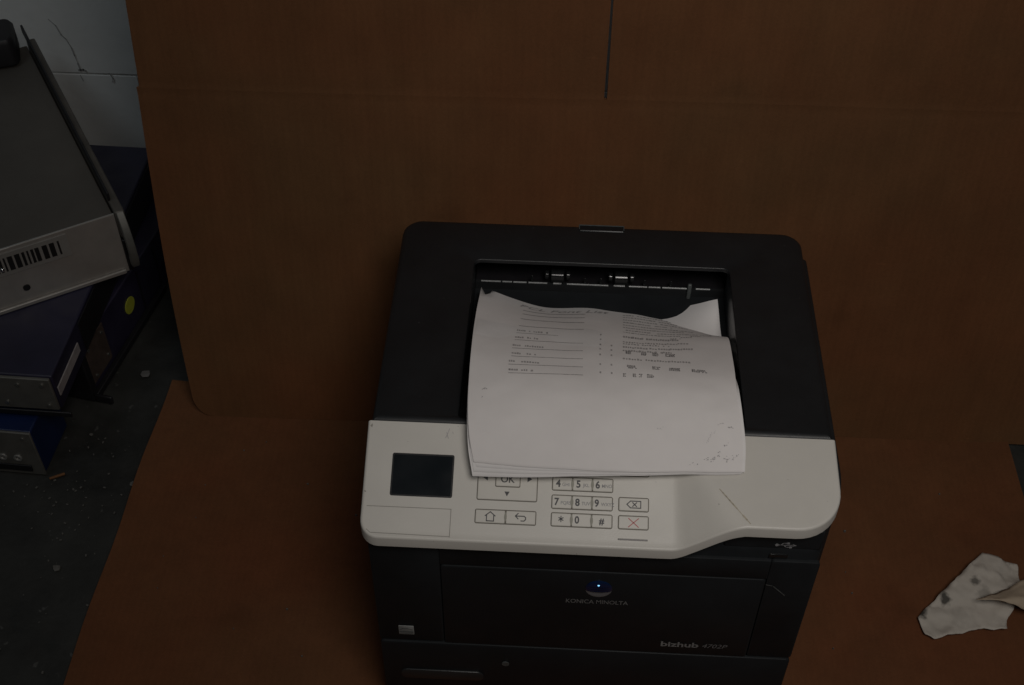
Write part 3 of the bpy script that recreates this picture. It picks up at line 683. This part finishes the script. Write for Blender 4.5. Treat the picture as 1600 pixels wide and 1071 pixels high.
# toner smudges on the front right corner and the left edge
mb = MB()
for P, wd in (([(.868, .190), (.885, .235), (.905, .265)], .004), ([(.915, .300), (.935, .305)], .004), ([(.855, .080), (.885, .085), (.905, .100), (.918, .135)], .008), ([(.925, .086), (.950, .090), (.966, .094)], .009), ([(.880, .060), (.895, .085)], .006), ([(.930, .170), (.945, .185)], .007), ([(.960, .275), (.966, .280)], .008), ([(.965, .098), (.985, .115)], .005), ([(.690, .270), (.715, .272)], .006), ([(.058, .430), (.066, .450)], .007), ([(.052, .385), (.054, .398)], .004), ([(.80, .055), (.83, .048)], .006)):
    mb = MB(); rd = random.Random(int(P[0][0]*9000))
    for (a, c_) in zip(P[:-1], P[1:]):
        n = 3+int(math.hypot(c_[0]-a[0], c_[1]-a[1])/.006)
        for i in range(n):
            t = (i+rd.random())/n; x = a[0]+(c_[0]-a[0])*t+rd.gauss(0, wd*.55); y = a[1]+(c_[1]-a[1])*t+rd.gauss(0, wd*.8); r = wd*rd.uniform(.15, .55)
            mb.v += [page(x+r*math.cos(k*1.047)*rd.uniform(.6, 1.3), y+r*1.1*math.sin(k*1.047)*rd.uniform(.6, 1.3)) for k in range(6)]; b = len(mb.v)-6; mb.f.append(tuple(range(b, b+6)))
    tag(mb.build('toner_smudge', K_SMUDGE, ps), kind='stuff')

# ------------------------------------------------------------------ crumpled scraps on the cardboard at right
def scrap(name, pts, m, seed, amp, label, cat, fold=None, base=.006):
    """crumpled sheet filling an outline (world xy), folded and creased, with thickness"""
    cx = sum(p[0] for p in pts)/len(pts); cy = sum(p[1] for p in pts)/len(pts)
    bm = bmesh.new(); vs = [bm.verts.new((p[0]-cx, p[1]-cy, 0)) for p in pts]; bm.faces.new(vs)
    bmesh.ops.triangulate(bm, faces=bm.faces)
    for _ in range(5): bmesh.ops.subdivide_edges(bm, edges=[e for e in bm.edges if e.calc_length() > .005], cuts=1); bmesh.ops.triangulate(bm, faces=bm.faces)
    for v in bm.verts:
        x, y = v.co.x, v.co.y
        n1 = noise.noise(Vector((x*22+seed, y*22, seed))); n2 = abs(noise.noise(Vector((x*45, y*45+seed, 5)))); n3 = noise.noise(Vector((x*140, y*140, seed))); n4 = 1-abs(noise.noise(Vector((x*30+4, y*30, seed+3))))*3
        v.co.z = base+amp*(.9+1.1*n1+.8*n2+.16*n3+.35*max(0, n4))
        if fold: v.co.z += fold(x, y)
        v.co.x += .0012*n3; v.co.y += .0012*noise.noise(Vector((x*130, y*130, 9)))
        v.co.z = max(v.co.z, base*.9)
    me = bpy.data.meshes.new(name); bm.to_mesh(me); bm.free()
    o = link_mesh(name, me, m, None, 50); o.location = (cx, cy, 0)
    sd = o.modifiers.new('thickness', 'SOLIDIFY'); sd.thickness = .0006; sd.offset = -1
    tag(o, label, cat); return o
T1 = tissue_mat('stained_tissue', (.52, .48, .425), [(-.0312, .0017, .0074, .85), (-.0600, -.0130, .0105, .85), (.0047, .0265, .0062, .7), (.0119, .0105, .009, .35), (-.02, -.02, .012, .15)])
scrap('crumpled_tissue', [(.3605,.052),(.3640,.031),(.3735,.026),(.400,.0335),(.428,.042),(.4385,.0395),(.452,.042),(.4535,.052),(.4610,.062),(.478,.090),(.4835,.128),(.466,.131),(.4465,.1395),(.4260,.119),(.4080,.099),(.3860,.078),(.3705,.064)], T1, 2.2, .006, 'stained white tissue scrap with dark blotches lying on the cardboard', 'tissue')
T2 = tissue_mat('beige_tissue', (.44, .36, .27), [])
def fold2(x, y): return .012*max(0, 1-abs(y-.15*x+.004)/.02)
scrap('crumpled_tissue', [(.4195,.0655),(.440,.074),(.470,.0905),(.498,.106),(.535,.112),(.548,.080),(.540,.050),(.510,.048),(.486,.052),(.462,.058),(.440,.062)], T2, 7.7, .004, 'folded beige tissue lying across the stained white one', 'tissue', fold2, .020)

# ------------------------------------------------------------------ stacked equipment at left
def frame(name, loc, rz): return empty(name, loc, (0, 0, R_(rz)))
# long navy chassis on the floor
e = frame('equipment_chassis', (-.612, .325, 0), -10.6); tag(e, 'dark purple chassis on the floor with a round yellow sticker on its side', 'equipment')
MB().box(-.30, 0, 0, .33, .001, .085).build('case', K_NAVY2, e, bevel=.002)
MB().box(-.31, .006, -.012, -.0006, .004, .083).build('front_plate', K_BLACKM, e, bevel=.0015)
MB().box(.0006, .0075, -.004, .20, .0002, .010).build('side_flange', K_BLACKM, e, bevel=.001)
MB().box(.0004, .0020, .004, .052, .018, .080).build('side_plate', K_BROWN, e, bevel=.0005)
for yy, zz in ((.010, .072), (.044, .070), (.012, .026), (.045, .030)): MB().cyl((.0018, yy, zz), (.0034, yy, zz), .0022, 12).build('screw', K_SCREW, e)
mb = MB(); mb.cyl((.0003, .118, .046), (.0012, .118, .046), .0118, 28); mb.build('round_sticker', K_YEL, e)
mb = MB(); mb.loft([[(.001+.034*t, -.016+.02*0-.010*t, .012+z+.016*t*0) for z in (0, .008)] for t in (0, .5, 1)], closed=False)
MB().box(.0065, .030, -.012, -.0075, .004, .016).build('rack_ear', K_BLACKM, e, bevel=.002)
for yy in (.15, .20, .25, .30): MB().box(.0003, .0010, yy-.0015, yy+.0015, .010, .075).build('side_groove', K_BLACKM, e)
# second navy chassis lying on it
d_ = frame('equipment_chassis', (-.6034, .2277, .0865), -1.6); tag(d_, 'dark navy chassis with grey front plate, lying on the purple chassis', 'equipment')
MB().box(-.43, 0, .002, .42, 0, .054).build('case', K_NAVY, d_, bevel=.002)
MB().box(-.425, -.002, -.003, .0012, .002, .053).build('front_plate', K_GREYM, d_, bevel=.001)
for xx, zz in ((-.012, .044), (-.040, .043), (-.012, .010), (-.070, .042), (-.060, .012)): MB().cyl((xx, -.0028, zz), (xx, -.0048, zz), .0026, 12).build('screw', K_SCREW, d_)
MB().box(.0005, .0022, .004, .075, .020, .034).build('side_strip', K_STRIP, d_, bevel=.0005)
MB().box(.0005, .0016, .09, .40, .004, .050).build('side_panel', K_BLACKM, d_, bevel=.0005)
MB().box(-.44, .012, -.006, -.0034, -.0060, .0015).build('rack_ear', K_BLACKM, d_, bevel=.001)
# galvanised steel case on top
g = frame('steel_equipment_case', (-.560, .406, .1412), 31.7); tag(g, 'dull steel equipment case with a barcode label, on top of the stack', 'equipment')
MB().box(-.45, -.001, .003, .40, .0005, .0885).build('case', K_STEEL, g, bevel=.0015)
fp = MB().box(-.45, 0, 0, .0024, 0, .0895).build('front_plate', K_STEELF, g, bevel=.0006)
MB().cyl((-.45, .0008, .0898), (0, .0008, .0898), .0007, 8).build('top_seam', K_STEELE, g)
MB().box(-.445, -.004, -.0035, -.0003, .0, .0055).build('bottom_lip', K_STEELE if 0 else K_STEELF, g, bevel=.001)
rail = MB().box(.0004, .012, -.004, .405, .055, .094).build('side_rail', K_RAIL, g, bevel=.002)
MB().box(.0004, .0035, .02, .425, .094, .106).build('rail_lip', K_BLACKM, rail, bevel=.001)
# hooked end of the rail
mb = MB(); pts = [(-.004, .094), (-.016, .080), (-.024, .058), (-.026, .034), (-.020, .020), (-.010, .018), (-.008, .028), (-.014, .038), (-.012, .056), (-.002, .066)]
mb.prism(pts, lambda a, b_: (.002, a, b_), lambda a, b_: (.011, a, b_)); mb.build('rail_hook', K_GREYM, rail, bevel=.001)
MB().box(.0004, .0060, -.003, .30, .002, .050).build('case_side', K_BLACKM, g, bevel=.001)
lb = MB().box(-.170, -.058, -.0012, -.0002, .052, .084).build('barcode_label', mat('label_film', (.27,.255,.235), .45, var=.1), g)
random.seed(8); mb = MB(); x = -.166
while x < -.066:
    w_ = random.choice((.0022, .0032, .0046, .0058))
    if not (-.094 < x < -.090): mb.box(x, x+w_, -.0016, -.0013, .058, .078)
    x += w_+random.choice((.0016, .0024, .0036))
mb.build('barcode', K_BAR, lb)
mb = MB(); mb.cyl((-.118, -.0002, .026), (-.118, -.0016, .026), .0042, 16); mb.build('screw_hole', K_BAR, g)
mb = MB(); mb.loft([[(-.136+.0026*math.cos(t)*math.cos(2*math.pi*i/16), -.0014-.0020*math.sin(t), .062+.0026*math.cos(t)*math.sin(2*math.pi*i/16)) for i in range(16)] for t in (0, .3, .6, .9, 1.2, 1.5)], True, True); mb.build('screw', mat('glint_dome', (.9,.9,.9), .08, metal=1), g, smooth=80)  # chrome dome added to make a glint beside the barcode
# black block lying at its far corner
bk = MB(); bk.loft([[(p[0], p[1], z) for p in inset(-.05, .05, -.03, .03, .012, d)] for d, z in ((.003, 0), (0, .003), (0, .034), (.004, .040))], True, True)
o = bk.build('black_block', K_BLACKM, None, bevel=.001); o.location = (-.818, .705, .2320); o.rotation_euler = (0, 0, R_(20)); tag(o, 'black plastic block on the far corner of the steel case', 'block')
# blue network box with a grey face
n_ = frame('network_box', (-.637, .200, 0), -3); tag(n_, 'small blue box with grey metal face and ring screws, on the floor', 'equipment')
MB().box(-.25, 0, .002, .075, .0005, .074).build('case', K_COBALT, n_, bevel=.002)
MB().box(-.252, .001, -.002, .0014, .0, .0755).build('face_plate', K_GREYM, n_, bevel=.001)
for k in range(6):
    x = -.025-.018*k; t = MB(); n = 18
    t.loft([[(x+r*math.cos(2*math.pi*i/n), yy, .030+r*math.sin(2*math.pi*i/n)) for i in range(n)] for r, yy in ((.0050, -.0019), (.0050, -.0036), (.0030, -.0036), (.0030, -.0019))]); t.build('ring_screw', K_STEELE, n_)
MB().box(-.20, -.012, -.0042, -.0022, .008, .018).build('vent_slot', K_BLACKM, n_, bevel=.0005)
MB().cyl((-.010, -.0018, .066), (-.010, -.0032, .066), .0022, 12).build('screw', K_SCREW, n_)

# ------------------------------------------------------------------ bits on the floor
def chip(name, x, y, s, m, seed, label, cat, flat=.4, z=0):
    random.seed(seed); n = 7; mb = MB()
    P = [(s*random.uniform(.6, 1.1)*math.cos(2*math.pi*i/n), s*random.uniform(.5, 1.0)*math.sin(2*math.pi*i/n)) for i in range(n)]
    mb.loft([[(p[0], p[1], 0) for p in P], [(p[0]*.9, p[1]*.9, s*flat*random.uniform(.5, 1)) for p in P]], True, True)
    o = mb.build(name, m, None, smooth=0, bevel=s*.05); o.location = (x, y, z); tag(o, label, cat); return o
chip('plaster_chip', -.585, .070, .0062, K_CHIP, 1, 'pale plaster chip alone on the dark floor beside the cardboard mat', 'chip')
chip('plaster_chip', -.530, .190, .0052, K_CHIP, 2, 'pale chip on the floor close to the edge of the cardboard mat', 'chip')
chip('plaster_chip', -.560, .365, .0090, mat('dull_chip', (.13,.125,.12), .8, var=.3, vscale=90), 3, 'dull grey flat chip on the floor near the standing cardboard', 'chip', .15)
chip('plaster_chip', -.60, .262, .0030, K_CHIP, 4, 'tiny pale chip on the floor below the dark chassis', 'chip')
mb = MB(); mb.box(-.009, .009, -.0013, .0013, 0, .0025); o = mb.build('wood_splinter', K_ORNG, None, bevel=.0005); o.location = (-.630, .206, .0005); o.location.y = .196; o.location.x = -.622; o.rotation_euler = (0, 0, R_(28)); tag(o, 'thin orange wood splinter on the floor at the blue box', 'splinter')
# fine crumbs: uncountable
random.seed(21); mb = MB()
for i in range(110):
    if i < 60: x = random.gauss(-.60, .045); y = random.gauss(.165, .05)
    else: x = random.uniform(-.80, -.53); y = random.uniform(-.15, .30)
    if x > -.537: continue
    if x < -.63 and y > .19: continue
    s = random.uniform(.0005, .0015); a = random.uniform(0, 3); c_, s_ = math.cos(a), math.sin(a)
    mb.box(-s, s, -s*.6, s*.6, 0, s*.7, lambda px, py, pz_, x=x, y=y, c_=c_, s_=s_: (x+px*c_-py*s_, y+px*s_+py*c_, pz_-.0012))
for i in range(26):
    x = random.choice((random.uniform(-.50, -.22), random.uniform(.23, .50))); y = random.uniform(-.20, .26); s = random.uniform(.0004, .0012)
    if .33 < x and y < .15: continue
    mb.box(x-s, x+s, y-s*.6, y+s*.6, .0035, .0058+s*.6)
tag(mb.build('floor_crumbs', K_CHIP, None, smooth=0), 'scattered pale crumbs and grit on the dark floor', 'grit', kind='stuff')
bpy.context.view_layer.update()
